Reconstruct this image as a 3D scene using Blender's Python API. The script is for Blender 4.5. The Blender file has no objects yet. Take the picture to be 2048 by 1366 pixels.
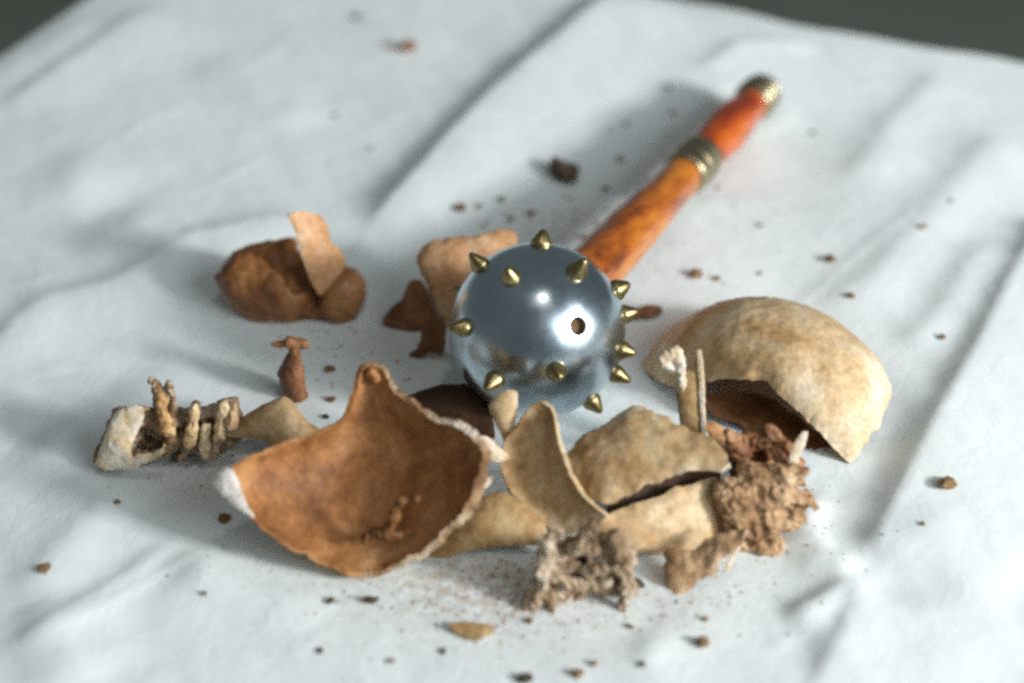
import bpy, bmesh, math, random
import numpy as np
from mathutils import Vector, Matrix, noise
from mathutils.geometry import delaunay_2d_cdt

sc = bpy.context.scene
COL = sc.collection
CM = 0.01                      # all measures below are written in centimetres
random.seed(7)

# ------------------------------------------------------------------ camera
FPX = 4000.0                   # focal length in pixels of a 2048 px wide frame (70 mm on 36 mm)
PITCH = math.radians(37.0)
FW = Vector((0, math.cos(PITCH), -math.sin(PITCH)))
UP = Vector((0, math.sin(PITCH), math.cos(PITCH)))
RT = Vector((1, 0, 0))
BALL = Vector((0, 0, 3.75))    # centre of the steel ball
BALL_R = 3.52
CAM = BALL - RT * (51 / FPX * 80) - UP * (23 / FPX * 80) - FW * 80

cam_d = bpy.data.cameras.new('camera')
cam = bpy.data.objects.new('camera', cam_d)
COL.objects.link(cam)
cam.location = CAM * CM
cam.rotation_euler = (math.pi / 2 - PITCH, 0, 0)
cam_d.sensor_width = 36.0
cam_d.lens = 36.0 * FPX / 2048
cam_d.clip_start = 0.02
cam_d.clip_end = 50.0
cam_d.dof.use_dof = True
cam_d.dof.focus_distance = 0.79
cam_d.dof.aperture_fstop = 3.0
cam_d.dof.aperture_blades = 7
sc.camera = cam

# ------------------------------------------------------------------ room light
world = bpy.data.worlds.new('World')
sc.world = world
world.use_nodes = True
bg = world.node_tree.nodes['Background']
bg.inputs[0].default_value = (0.86, 0.97, 1.0, 1)
bg.inputs[1].default_value = 0.125

def area(name, direction, dist, w, h, power, col):
    d = bpy.data.lights.new(name, 'AREA')
    d.shape = 'RECTANGLE'; d.size = w; d.size_y = h
    d.energy = power; d.color = col
    o = bpy.data.objects.new(name, d)
    COL.objects.link(o)
    v = Vector(direction).normalized()
    o.location = v * dist
    o.rotation_euler = v.to_track_quat('Z', 'Y').to_euler()
    return o
area('window_light', (0.83, -0.45, 0.40), 2.2, 0.36, 0.28, 49.0, (1.0, 0.985, 0.96))
area('window_wall_light', (0.70, -0.50, 0.52), 2.4, 1.9, 1.3, 36.0, (0.90, 0.97, 1.0))
area('ceiling_lamp', (0.10, -0.20, 0.98), 1.9, 0.16, 0.16, 2.5, (1.0, 0.95, 0.88))

sc.cycles.filter_width = 3.1
sc.view_settings.view_transform = 'Standard'
sc.view_settings.look = 'None'
sc.view_settings.exposure = 0.0
sc.view_settings.gamma = 1.0
sc.view_settings.use_curve_mapping = False

sc.cycles.use_denoising = False      # keep the fine grain the photograph has

# ------------------------------------------------------------------ geometry helpers (cm)
def ray(px, py):
    return (RT * ((px - 1024) / FPX) - UP * ((py - 683) / FPX) + FW)
def on_plane(px, py, p, n):
    d = ray(px, py)
    return CAM + d * ((p - CAM).dot(n) / d.dot(n))
def at(px, py, z=0.0):         # point of the horizontal plane at height z
    return on_plane(px, py, Vector((0, 0, z)), Vector((0, 0, 1)))
def on_y(px, py, Y):           # point of the upright plane at depth Y
    return on_plane(px, py, Vector((0, Y, 0)), Vector((0, 1, 0)))
def fb(p, f=1.0, o=3):
    return noise.fractal(Vector(p) * f, 1.0, 2.0, o, noise_basis='PERLIN_ORIGINAL')

def mesh_obj(name, verts, faces, mats, parent=None, origin=None, mi=None, smooth=True, flat_mi=()):
    origin = Vector((0, 0, 0)) if origin is None else Vector(origin)
    me = bpy.data.meshes.new(name)
    me.from_pydata([tuple((Vector(v) - origin) * CM) for v in verts], [], faces)
    for m in (mats if isinstance(mats, (list, tuple)) else [mats]):
        me.materials.append(m)
    if mi is not None:
        me.polygons.foreach_set('material_index', mi)
    me.polygons.foreach_set('use_smooth', [smooth and (mi is None or mi[i] not in flat_mi) for i in range(len(faces))])
    me.update()
    o = bpy.data.objects.new(name, me)
    COL.objects.link(o)
    if parent is None:
        o.location = origin * CM
    else:
        o.parent = parent
        o.location = origin * CM - parent.location
    return o
def empty(name, loc):
    o = bpy.data.objects.new(name, None)
    COL.objects.link(o)
    o.location = Vector(loc) * CM
    o.empty_display_size = 0.01
    return o
def tag(o, label, cat=None, group=None, kind=None):
    if label: o['label'] = label
    if cat: o['category'] = cat
    if group: o['group'] = group
    if kind: o['kind'] = kind
    return o

# ------------------------------------------------------------------ materials
def newmat(name):
    m = bpy.data.materials.new(name)
    m.use_nodes = True
    nt = m.node_tree
    return m, nt, nt.nodes['Principled BSDF']
def N(nt, t, **kw):
    n = nt.nodes.new(t)
    for k, v in kw.items():
        if k in n.inputs: n.inputs[k].default_value = v
        else: setattr(n, k, v)
    return n
def ramp(nt, stops):
    r = nt.nodes.new('ShaderNodeValToRGB')
    e = r.color_ramp.elements
    while len(e) < len(stops): e.new(0.5)
    for i, (p, c) in enumerate(stops):
        e[i].position = p; e[i].color = (*c, 1)
    return r
def bone(name, stops, scale=45, rough=0.6, bump=0.35, fine=420, pores=0.0, spec=0.35, coords='Object', speck=None):
    m, nt, b = newmat(name)
    L = nt.links.new
    tc = N(nt, 'ShaderNodeTexCoord')
    n1 = N(nt, 'ShaderNodeTexNoise', Scale=scale, Detail=6.0, Roughness=0.62, Distortion=0.4)
    L(tc.outputs[coords], n1.inputs['Vector'])
    r = ramp(nt, stops)
    L(n1.outputs['Fac'], r.inputs['Fac'])
    n2 = N(nt, 'ShaderNodeTexNoise', Scale=fine, Detail=5.0, Roughness=0.7)
    L(tc.outputs[coords], n2.inputs['Vector'])
    mix = N(nt, 'ShaderNodeMix', data_type='RGBA', blend_type='MULTIPLY')
    mix.inputs['Factor'].default_value = 0.55
    r2 = ramp(nt, [(0.3, (0.45, 0.42, 0.40)), (0.62, (1.12, 1.1, 1.08))])
    L(n2.outputs['Fac'], r2.inputs['Fac'])
    L(r.outputs['Color'], mix.inputs['A']); L(r2.outputs['Color'], mix.inputs['B'])
    out = mix.outputs['Result']
    if speck is not None:
        n3 = N(nt, 'ShaderNodeTexNoise', Scale=scale * 2.9, Detail=6.0, Roughness=0.6)
        L(tc.outputs[coords], n3.inputs['Vector'])
        r3 = ramp(nt, [(0.54, (0, 0, 0)), (0.74, (0.85,) * 3)])
        L(n3.outputs['Fac'], r3.inputs['Fac'])
        mx = N(nt, 'ShaderNodeMix', data_type='RGBA')
        L(r3.outputs['Color'], mx.inputs['Factor']); L(out, mx.inputs['A'])
        mx.inputs['B'].default_value = (*speck, 1)
        out = mx.outputs['Result']
    L(out, b.inputs['Base Color'])
    b.inputs['Roughness'].default_value = rough
    b.inputs['Specular IOR Level'].default_value = spec
    hsrc = n2.outputs['Fac']
    if pores:
        v = N(nt, 'ShaderNodeTexVoronoi', Scale=pores)
        L(tc.outputs[coords], v.inputs['Vector'])
        mp = N(nt, 'ShaderNodeMath', operation='MULTIPLY'); mp.inputs[1].default_value = 2.0
        L(v.outputs['Distance'], mp.inputs[0])
        ad = N(nt, 'ShaderNodeMath', operation='ADD')
        L(mp.outputs[0], ad.inputs[0]); L(n2.outputs['Fac'], ad.inputs[1])
        hsrc = ad.outputs[0]
    bp = N(nt, 'ShaderNodeBump', Strength=bump, Distance=0.0012)
    L(hsrc, bp.inputs['Height'])
    L(bp.outputs['Normal'], b.inputs['Normal'])
    return m

M = {}
M['bone_tan'] = bone('bone_tan', [(0.30, (0.20, 0.105, 0.042)), (0.43, (0.42, 0.255, 0.105)), (0.54, (0.55, 0.39, 0.20)), (0.68, (0.68, 0.54, 0.35))], 38, 0.55, speck=(0.10, 0.05, 0.022))
M['bone_cream'] = bone('bone_cream', [(0.30, (0.36, 0.19, 0.070)), (0.42, (0.60, 0.37, 0.16)), (0.52, (0.70, 0.53, 0.31)), (0.66, (0.83, 0.74, 0.58))], 32, 0.5, speck=(0.30, 0.15, 0.06))
M['bone_dome'] = bone('bone_dome', [(0.30, (0.36, 0.20, 0.080)), (0.42, (0.57, 0.37, 0.18)), (0.52, (0.68, 0.51, 0.31)), (0.66, (0.84, 0.75, 0.58))], 22, 0.45)
M['bone_olive'] = bone('bone_olive', [(0.30, (0.22, 0.115, 0.044)), (0.43, (0.44, 0.275, 0.125)), (0.54, (0.58, 0.42, 0.235)), (0.67, (0.78, 0.66, 0.48))], 42, 0.55, speck=(0.52, 0.43, 0.29))
M['bone_orange'] = bone('bone_orange', [(0.30, (0.15, 0.055, 0.016)), (0.43, (0.31, 0.130, 0.042)), (0.55, (0.46, 0.225, 0.085)), (0.68, (0.62, 0.36, 0.18))], 34, 0.6, speck=(0.15, 0.055, 0.016))
M['bone_peach'] = bone('bone_peach', [(0.30, (0.38, 0.165, 0.062)), (0.46, (0.64, 0.35, 0.17)), (0.64, (0.82, 0.58, 0.37))], 32, 0.5)
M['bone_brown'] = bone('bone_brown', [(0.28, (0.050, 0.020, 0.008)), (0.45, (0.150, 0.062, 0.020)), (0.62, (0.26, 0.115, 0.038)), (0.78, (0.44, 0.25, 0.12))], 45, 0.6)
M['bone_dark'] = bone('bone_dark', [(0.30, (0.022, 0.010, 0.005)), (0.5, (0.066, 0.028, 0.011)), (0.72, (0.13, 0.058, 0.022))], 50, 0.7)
M['bone_rust'] = bone('bone_rust', [(0.28, (0.065, 0.027, 0.012)), (0.45, (0.20, 0.085, 0.034)), (0.58, (0.35, 0.165, 0.070)), (0.72, (0.56, 0.36, 0.21))], 60, 0.5)
M['bone_gloss'] = bone('bone_gloss', [(0.32, (0.09, 0.030, 0.008)), (0.45, (0.26, 0.098, 0.028)), (0.56, (0.42, 0.190, 0.064)), (0.70, (0.68, 0.43, 0.25))], 34, 0.36, 0.25, spec=0.5)
M['bone_edge'] = bone('bone_edge', [(0.32, (0.17, 0.080, 0.034)), (0.46, (0.40, 0.24, 0.125)), (0.57, (0.62, 0.49, 0.34)), (0.68, (0.82, 0.76, 0.67))], 60, 0.8, 0.5, 800, 900)
M['bone_white'] = bone('bone_white', [(0.30, (0.42, 0.25, 0.11)), (0.44, (0.70, 0.56, 0.37)), (0.60, (0.84, 0.78, 0.68))], 60, 0.7, 0.6, 600)
M['bone_face'] = bone('bone_face', [(0.30, (0.46, 0.27, 0.11)), (0.43, (0.74, 0.58, 0.36)), (0.58, (0.88, 0.81, 0.68))], 75, 0.6, 0.5, 600)
M['bone_chalk'] = bone('bone_chalk', [(0.30, (0.62, 0.54, 0.44)), (0.45, (0.82, 0.78, 0.72)), (0.65, (0.88, 0.86, 0.83))], 70, 0.8, 0.6, 600)
M['bone_sponge'] = bone('bone_sponge', [(0.28, (0.075, 0.038, 0.018)), (0.41, (0.31, 0.195, 0.110)), (0.52, (0.56, 0.41, 0.27)), (0.64, (0.80, 0.69, 0.54))], 110, 0.85, 1.0, 600, 480)
M['bone_lump'] = bone('bone_lump', [(0.32, (0.10, 0.048, 0.021)), (0.44, (0.36, 0.21, 0.105)), (0.55, (0.57, 0.385, 0.225)), (0.68, (0.78, 0.63, 0.45))], 42, 0.7, 0.7, 420, 0)
M['crumb_tan'] = bone('crumb_tan', [(0.3, (0.24, 0.13, 0.06)), (0.5, (0.42, 0.26, 0.13)), (0.7, (0.60, 0.44, 0.27))], 260, 0.8, 0.8, 900)
M['crumb_dark'] = bone('crumb_dark', [(0.3, (0.05, 0.035, 0.023)), (0.5, (0.12, 0.085, 0.055)), (0.7, (0.26, 0.18, 0.11))], 260, 0.8, 0.8, 900)
M['crumb_rust'] = bone('crumb_rust', [(0.3, (0.14, 0.055, 0.022)), (0.5, (0.33, 0.16, 0.075)), (0.7, (0.55, 0.33, 0.18))], 260, 0.8, 0.8, 900)

def cloth_mat():
    m, nt, b = newmat('white_cloth')
    L = nt.links.new
    tc = N(nt, 'ShaderNodeTexCoord')
    n = N(nt, 'ShaderNodeTexNoise', Scale=9.0, Detail=5.0)
    L(tc.outputs['Object'], n.inputs['Vector'])
    r = ramp(nt, [(0.3, (0.76, 0.83, 0.835)), (0.7, (0.79, 0.855, 0.86))])
    L(n.outputs['Fac'], r.inputs['Fac'])
    # faint brownish bone dust rubbed into the weave
    n2 = N(nt, 'ShaderNodeTexNoise', Scale=230.0, Detail=4.0, Roughness=0.7)
    L(tc.outputs['Object'], n2.inputs['Vector'])
    at_ = N(nt, 'ShaderNodeAttribute', attribute_name='dust')
    r2 = ramp(nt, [(0.36, (0, 0, 0)), (0.62, (1, 1, 1))])
    L(n2.outputs['Fac'], r2.inputs['Fac'])
    mu = N(nt, 'ShaderNodeMath', operation='MULTIPLY')
    L(r2.outputs['Color'], mu.inputs[0]); L(at_.outputs['Fac'], mu.inputs[1])
    mx = N(nt, 'ShaderNodeMix', data_type='RGBA')
    L(mu.outputs[0], mx.inputs['Factor']); L(r.outputs['Color'], mx.inputs['A'])
    mx.inputs['B'].default_value = (0.47, 0.39, 0.33, 1)
    L(mx.outputs['Result'], b.inputs['Base Color'])
    b.inputs['Roughness'].default_value = 0.9
    b.inputs['Specular IOR Level'].default_value = 0.12
    b.inputs['Sheen Weight'].default_value = 0.15
    n4 = N(nt, 'ShaderNodeTexNoise', Scale=55.0, Detail=6.0, Roughness=0.6, Distortion=0.6)
    L(tc.outputs['Object'], n4.inputs['Vector'])
    w1 = N(nt, 'ShaderNodeTexWave', Scale=620.0, bands_direction='X')
    w2 = N(nt, 'ShaderNodeTexWave', Scale=620.0, bands_direction='Y')
    L(tc.outputs['Object'], w1.inputs['Vector']); L(tc.outputs['Object'], w2.inputs['Vector'])
    ad = N(nt, 'ShaderNodeMath', operation='ADD')
    L(w1.outputs['Fac'], ad.inputs[0]); L(w2.outputs['Fac'], ad.inputs[1])
    b1 = N(nt, 'ShaderNodeBump', Strength=0.05, Distance=0.0003)
    L(ad.outputs[0], b1.inputs['Height'])
    b2 = N(nt, 'ShaderNodeBump', Strength=0.35, Distance=0.002)
    L(n4.outputs['Fac'], b2.inputs['Height']); L(b1.outputs['Normal'], b2.inputs['Normal'])
    L(b2.outputs['Normal'], b.inputs['Normal'])
    return m
M['cloth'] = cloth_mat()

def floor_mat():
    m, nt, b = newmat('grey_green_floor')
    L = nt.links.new
    tc = N(nt, 'ShaderNodeTexCoord')
    n = N(nt, 'ShaderNodeTexNoise', Scale=3.0, Detail=8.0, Roughness=0.65)
    L(tc.outputs['Object'], n.inputs['Vector'])
    r = ramp(nt, [(0.3, (0.12, 0.145, 0.115)), (0.7, (0.165, 0.19, 0.155))])
    L(n.outputs['Fac'], r.inputs['Fac']); L(r.outputs['Color'], b.inputs['Base Color'])
    b.inputs['Roughness'].default_value = 0.75
    return m
M['floor'] = floor_mat()

def steel_mat():
    m, nt, b = newmat('polished_steel')
    L = nt.links.new
    tc = N(nt, 'ShaderNodeTexCoord')
    n = N(nt, 'ShaderNodeTexNoise', Scale=60.0, Detail=6.0, Roughness=0.65)
    L(tc.outputs['Object'], n.inputs['Vector'])
    r = ramp(nt, [(0.3, (0.44, 0.545, 0.62)), (0.7, (0.56, 0.655, 0.72))])
    L(n.outputs['Fac'], r.inputs['Fac']); L(r.outputs['Color'], b.inputs['Base Color'])
    b.inputs['Metallic'].default_value = 1.0
    r2 = ramp(nt, [(0.3, (0.19,) * 3), (0.7, (0.32,) * 3)])
    L(n.outputs['Fac'], r2.inputs['Fac']); L(r2.outputs['Color'], b.inputs['Roughness'])
    n3 = N(nt, 'ShaderNodeTexNoise', Scale=900.0, Detail=3.0)
    L(tc.outputs['Object'], n3.inputs['Vector'])
    bp = N(nt, 'ShaderNodeBump', Strength=0.04, Distance=0.0003)
    L(n3.outputs['Fac'], bp.inputs['Height']); L(bp.outputs['Normal'], b.inputs['Normal'])
    return m
M['steel'] = steel_mat()
def brass_mat(name, c1, c2, rough):
    m, nt, b = newmat(name)
    L = nt.links.new
    tc = N(nt, 'ShaderNodeTexCoord')
    n = N(nt, 'ShaderNodeTexNoise', Scale=260.0, Detail=5.0, Roughness=0.7)
    L(tc.outputs['Object'], n.inputs['Vector'])
    r = ramp(nt, [(0.32, c1), (0.68, c2)])
    L(n.outputs['Fac'], r.inputs['Fac']); L(r.outputs['Color'], b.inputs['Base Color'])
    b.inputs['Metallic'].default_value = 1.0
    b.inputs['Roughness'].default_value = rough
    bp = N(nt, 'ShaderNodeBump', Strength=0.2, Distance=0.0004)
    L(n.outputs['Fac'], bp.inputs['Height']); L(bp.outputs['Normal'], b.inputs['Normal'])
    return m
M['brass'] = brass_mat('aged_brass', (0.20, 0.145, 0.055), (0.52, 0.42, 0.21), 0.34)
M['collar'] = brass_mat('dull_brass', (0.32, 0.27, 0.16), (0.55, 0.48, 0.32), 0.33)
M['hole'] = bone('rusty_hole', [(0.3, (0.10, 0.055, 0.025)), (0.7, (0.24, 0.14, 0.07))], 300, 0.8)

def amber_mat(name, stops):
    m, nt, b = newmat(name)
    L = nt.links.new
    tc = N(nt, 'ShaderNodeTexCoord')
    mp = N(nt, 'ShaderNodeMapping')
    mp.inputs['Scale'].default_value = (1, 1, 0.38)
    L(tc.outputs['Object'], mp.inputs['Vector'])
    n = N(nt, 'ShaderNodeTexNoise', Scale=60.0, Detail=6.0, Roughness=0.6, Distortion=0.5)
    L(mp.outputs['Vector'], n.inputs['Vector'])
    r = ramp(nt, stops)
    L(n.outputs['Fac'], r.inputs['Fac']); L(r.outputs['Color'], b.inputs['Base Color'])
    b.inputs['Roughness'].default_value = 0.33
    b.inputs['Coat Weight'].default_value = 0.5
    b.inputs['Coat Roughness'].default_value = 0.12
    b.inputs['Subsurface Weight'].default_value = 0.25
    b.inputs['Subsurface Radius'].default_value = (1.0, 0.35, 0.08)
    b.inputs['Subsurface Scale'].default_value = 0.004
    bp = N(nt, 'ShaderNodeBump', Strength=0.12, Distance=0.0008)
    L(n.outputs['Fac'], bp.inputs['Height']); L(bp.outputs['Normal'], b.inputs['Normal'])
    return m
M['amber'] = amber_mat('varnished_orange_wood', [(0.32, (0.12, 0.024, 0.004)), (0.44, (0.36, 0.090, 0.008)), (0.58, (0.54, 0.185, 0.018)), (0.74, (0.62, 0.28, 0.045))])
M['amber_red'] = amber_mat('varnished_red_orange_wood', [(0.32, (0.12, 0.012, 0.003)), (0.45, (0.36, 0.048, 0.005)), (0.56, (0.54, 0.115, 0.010)), (0.70, (0.66, 0.25, 0.045))])

# ------------------------------------------------------------------ cloth
def poly(pts): return [at(x, y, 0).xy for x, y in pts]
# crest line, height, width on its left / right, sharpness
FOLDS = []
def fold(pts, h, wl, wr, p=1.0, taper=2.5):
    P = [np.array(q) for q in poly(pts)]
    FOLDS.append((P, h, wl, wr, p, taper))
fold([(1260, -40), (1190, 30), (1090, 115), (1000, 190), (900, 290), (800, 400), (730, 470)], 0.78, 0.95, 5.5, 2.0, 3.0)   # long crease behind the handle
fold([(640, 440), (500, 455), (400, 480), (330, 530), (220, 575), (100, 600), (40, 640), (-40, 740)], 0.34, 1.1, 2.8, 1.0, 2.5)
fold([(210, 420), (330, 495), (420, 500)], 0.35, 2.6, 1.6, 1.0, 2.5)
fold([(2100, 440), (2030, 565), (1960, 700), (1880, 840), (1800, 1000), (1730, 1145)], 0.74, 0.95, 6.0, 2.0, 1.6)     # right-hand crease
fold([(1735, 1150), (1650, 1120), (1610, 1060), (1640, 980)], 0.45, 1.2, 0.7, 1.0, 1.2)
fold([(1735, 1160), (1640, 1215), (1560, 1250)], 0.45, 0.7, 1.0, 1.0, 1.2)
fold([(1740, 1170), (1720, 1240), (1660, 1300), (1640, 1400)], 0.30, 0.8, 2.2, 1.0, 1.6)
fold([(1750, 1160), (1860, 1250), (2000, 1400)], 0.28, 2.4, 2.6, 1.0, 3.0)
fold([(1800, 1030), (1900, 1100), (2060, 1200)], 0.2, 1.8, 2.2, 1.0, 2.0)
fold([(0, 230), (90, 170), (210, 90), (330, 10)], 0.36, 1.0, 3.5, 1.0, 3.0)
fold([(-60, 180), (60, 110), (190, 20)], 0.35, 1.4, 2.0, 1.0, 3.0)
fold([(60, 860), (150, 910), (250, 960), (330, 1010)], 0.40, 1.6, 2.2, 1.0, 2.0)
fold([(300, 880), (210, 1030), (110, 1130), (0, 1240)], 0.28, 1.3, 2.0, 1.0, 2.5)
fold([(360, 1080), (220, 1180), (90, 1270), (-20, 1320)], 0.20, 0.5, 1.4, 1.0, 2.0)
fold([(90, 1180), (90, 1250), (140, 1330), (200, 1400)], 0.38, 1.6, 1.8, 1.0, 2.0)
fold([(700, 1190), (560, 1190), (420, 1160), (330, 1120)], 0.45, 1.4, 1.6, 1.0, 2.0)
fold([(380, 120), (560, 200), (640, 260)], 0.25, 2.0, 2.0, 1.0, 2.5)
fold([(60, 330), (140, 360), (230, 420)], 0.40, 2.5, 2.5, 1.0, 3.0)
fold([(1640, 90), (1480, 100), (1380, 160)], 0.20, 0.6, 1.4, 1.0, 2.0)
fold([(2020, 260), (1880, 420), (1760, 560), (1640, 640)], 0.35, 1.6, 2.6, 1.0, 3.0)
fold([(1900, 140), (1790, 250), (1700, 380)], 0.28, 1.4, 2.4, 1.0, 2.5)
fold([(1980, 480), (1880, 640), (1800, 720)], 0.32, 1.2, 1.6, 1.0, 2.0)
fold([(1290, 1366), (1300, 1250), (1320, 1150)], 0.22, 1.0, 1.0, 1.0, 2.0)
for pts, h in [([(90, 1285), (200, 1220), (320, 1150), (430, 1090)], .07), ([(380, 385), (450, 350), (560, 290)], .05), ([(1400, 105), (1520, 95), (1640, 68)], .07), ([(430, 170), (520, 120), (600, 60)], .05),
               ([(1560, 640), (1700, 520), (1830, 420)], .05), ([(150, 330), (280, 250), (400, 190)], .05), ([(1700, 180), (1760, 160), (1850, 190)], .06), ([(900, 280), (960, 290), (1050, 300)], .04),
               ([(560, 1330), (640, 1270), (700, 1240)], .05), ([(1500, 1330), (1580, 1270), (1640, 1240)], .06), ([(20, 760), (120, 730), (240, 735)], .06), ([(0, 560), (60, 555), (90, 545)], .10)]:
    fold(pts, h, 0.12, 0.22, 1.0, 2.0)
FLAT = [(at(x, y, 0).xy, r) for x, y, r in [(1075, 760, 6.5), (700, 1010, 5.5), (1200, 1020, 6.0), (1500, 820, 5.5), (350, 880, 4.0), (590, 590, 4.0), (1160, 1180, 3.5), (1420, 330, 3.0), (1500, 220, 2.0)]]

def seg_dist(X, Y, A, B):
    d = B - A
    L2 = (d ** 2).sum()
    t = np.clip(((X - A[0]) * d[0] + (Y - A[1]) * d[1]) / L2, 0, 1)
    dx = X - (A[0] + t * d[0]); dy = Y - (A[1] + t * d[1])
    side = d[0] * (Y - A[1]) - d[1] * (X - A[0])
    return np.sqrt(dx * dx + dy * dy), side, t * math.sqrt(L2), math.sqrt(L2)
def cloth_height(X, Y):
    X = np.asarray(X, float); Y = np.asarray(Y, float)
    H = np.zeros_like(X)
    for P, h, wl, wr, p, taper in FOLDS:
        best = np.full(X.shape, 1e9); bs = np.zeros_like(X); bl = np.zeros_like(X)
        acc = 0.0
        # 'left' of a fold means the side with the smaller image x
        for a, b in zip(P[:-1], P[1:]):
            d, s, l, L = seg_dist(X, Y, a, b)
            flip = 1.0 if (b[1] - a[1]) < 0 or abs(b[1] - a[1]) < 1e-6 else -1.0
            m = d < best
            best = np.where(m, d, best); bs = np.where(m, s * flip, bs); bl = np.where(m, acc + l, bl)
            acc += L
        w = np.where(bs < 0, wl, wr)
        prof = 1.0 / (1.0 + (best / w) ** 2) ** 1.5
        if p > 1.5:                     # a pressed crease: sharp crest, long slope on its left
            prof = np.where(bs < 0, np.exp(-np.sqrt(best ** 2 + 0.03) / w + 0.173 / w), prof)
        e = np.clip(np.minimum(bl, acc - bl) / taper, 0, 1)
        e = 0.15 + 0.85 * e * e * (3 - 2 * e)
        H += h * prof * e
    F = np.ones_like(X)
    for c, r in FLAT:
        d = np.sqrt((X - c[0]) ** 2 + (Y - c[1]) ** 2) / r
        k = np.clip((d - 0.75) / 0.5, 0, 1)
        F *= k * k * (3 - 2 * k)
    soft = np.array([noise.fractal(Vector((x * 0.085, y * 0.085, 3.3)), 1.0, 2.0, 2) for x, y in zip(X.ravel(), Y.ravel())]).reshape(X.shape)
    mid = np.array([noise.fractal(Vector((x * 0.33 + y * 0.16, y * 0.20, 9.1)), 1.0, 2.0, 3) for x, y in zip(X.ravel(), Y.ravel())]).reshape(X.shape)
    return (H + 0.24 * soft) * (0.08 + 0.92 * F) + 0.07 * mid * (0.35 + 0.65 * F)
def hz(x, y): return float(cloth_height(np.array([x]), np.array([y]))[0])

CORNER = np.array(at(415, -177, 0).xy)
E_L = np.array(at(0, 100, 0).xy) - CORNER; E_L /= np.linalg.norm(E_L)
E_B = np.array(at(2048, 120, 0).xy) - CORNER; E_B /= np.linalg.norm(E_B)
def build_cloth():
    step = 0.26
    RAD, DROP = 0.7, 14.0
    sv = list(np.arange(-DROP, 0, 0.5)) + list(np.arange(0, 78, step))
    tv = list(np.arange(-DROP, 0, 0.5)) + list(np.arange(0, 82, step))
    S, T = np.meshgrid(sv, tv)
    def wrap(u):                       # lies flat, then turns over the table edge and hangs
        q = np.maximum(RAD - u, 0)     # arc length past the start of the bend
        ang = np.clip(q / RAD, 0, math.pi / 2)
        over = np.maximum(q - RAD * math.pi / 2, 0)
        pos = np.where(u >= RAD, u, RAD - RAD * np.sin(ang))
        dz = np.where(u >= RAD, 0, -RAD * (1 - np.cos(ang)) - over)
        return pos, dz
    ps, zs = wrap(S); pt, zt = wrap(T)
    # slightly wavy border
    wob = 0.18 * np.sin(S * 0.35 + 0.6) + 0.10 * np.sin(S * 0.9)
    X = CORNER[0] + ps * E_B[0] + (pt + wob) * E_L[0]
    Y = CORNER[1] + ps * E_B[1] + (pt + wob) * E_L[1]
    near = np.clip(np.minimum(S, T) / 3.0, 0, 1)
    H = cloth_height(X, Y)
    Z = H * near + zs + zt
    ripple = 0.25 * np.sin(S * 0.8 + 1) * np.clip(-zt / 4, 0, 1) + 0.25 * np.sin(T * 0.7) * np.clip(-zs / 4, 0, 1)
    X = X + ripple * (-E_L[0]); Y = Y + ripple * (-E_L[1])
    n, m = X.shape
    verts = np.stack([X, Y, Z], -1).reshape(-1, 3)
    faces = [(i * m + j, (i + 1) * m + j, (i + 1) * m + j + 1, i * m + j + 1) for i in range(n - 1) for j in range(m - 1)]
    o = mesh_obj('white_sheet', verts.tolist(), faces, M['cloth'])
    o.data.update()
    if o.data.polygons[len(faces) // 2].normal.z < 0:
        o.data.flip_normals()
    a = o.data.attributes.new('dust', 'FLOAT', 'POINT')
    D = np.zeros(len(verts))
    for (px, py, r, k) in [(900, 1160, 2.8, 0.9), (1010, 1190, 2.4, 0.95), (780, 700, 2.5, 0.25), (1350, 1180, 2.5, 0.45), (700, 1190, 2.5, 0.3), (420, 940, 2.2, 0.4), (600, 680, 2.2, 0.25), (1600, 1060, 2.0, 0.4), (1060, 440, 2.5, 0.35), (1000, 1260, 1.8, 0.35), (1150, 1230, 3.0, 0.35), (1420, 1120, 2.5, 0.25), (1120, 450, 2.5, 0.22), (1470, 430, 3.0, 0.10)]:
        c = at(px, py, 0)
        d2 = ((verts[:, 0] - c.x) ** 2 + (verts[:, 1] - c.y) ** 2) / r ** 2
        D = np.maximum(D, k * np.exp(-d2))
    a.data.foreach_set('value', D)
    return tag(o, 'crumpled white cotton sheet spread under the mace and the broken bones', 'sheet')
build_cloth()

# floor seen past the table edges
fv = [(-260, -200, -74), (320, -200, -74), (320, 420, -74), (-260, 420, -74)]
tag(mesh_obj('floor', fv, [(0, 1, 2, 3)], M['floor']), None, kind='structure')

# ------------------------------------------------------------------ fragment builders
def densify(P, step):
    """closed Catmull-Rom through 3D points"""
    out = []
    n = len(P)
    for i in range(n):
        p0, p1, p2, p3 = P[i - 1], P[i], P[(i + 1) % n], P[(i + 2) % n]
        k = max(1, int(round((p2 - p1).length / step)))
        for j in range(k):
            t = j / k
            cr = 0.5 * ((2 * p1) + (p2 - p0) * t + (2 * p0 - 5 * p1 + 4 * p2 - p3) * t * t + (3 * p1 - p0 - 3 * p2 + p3) * t ** 3)
            out.append(p1.lerp(p2, t).lerp(cr, 0.45))
    return out

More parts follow.
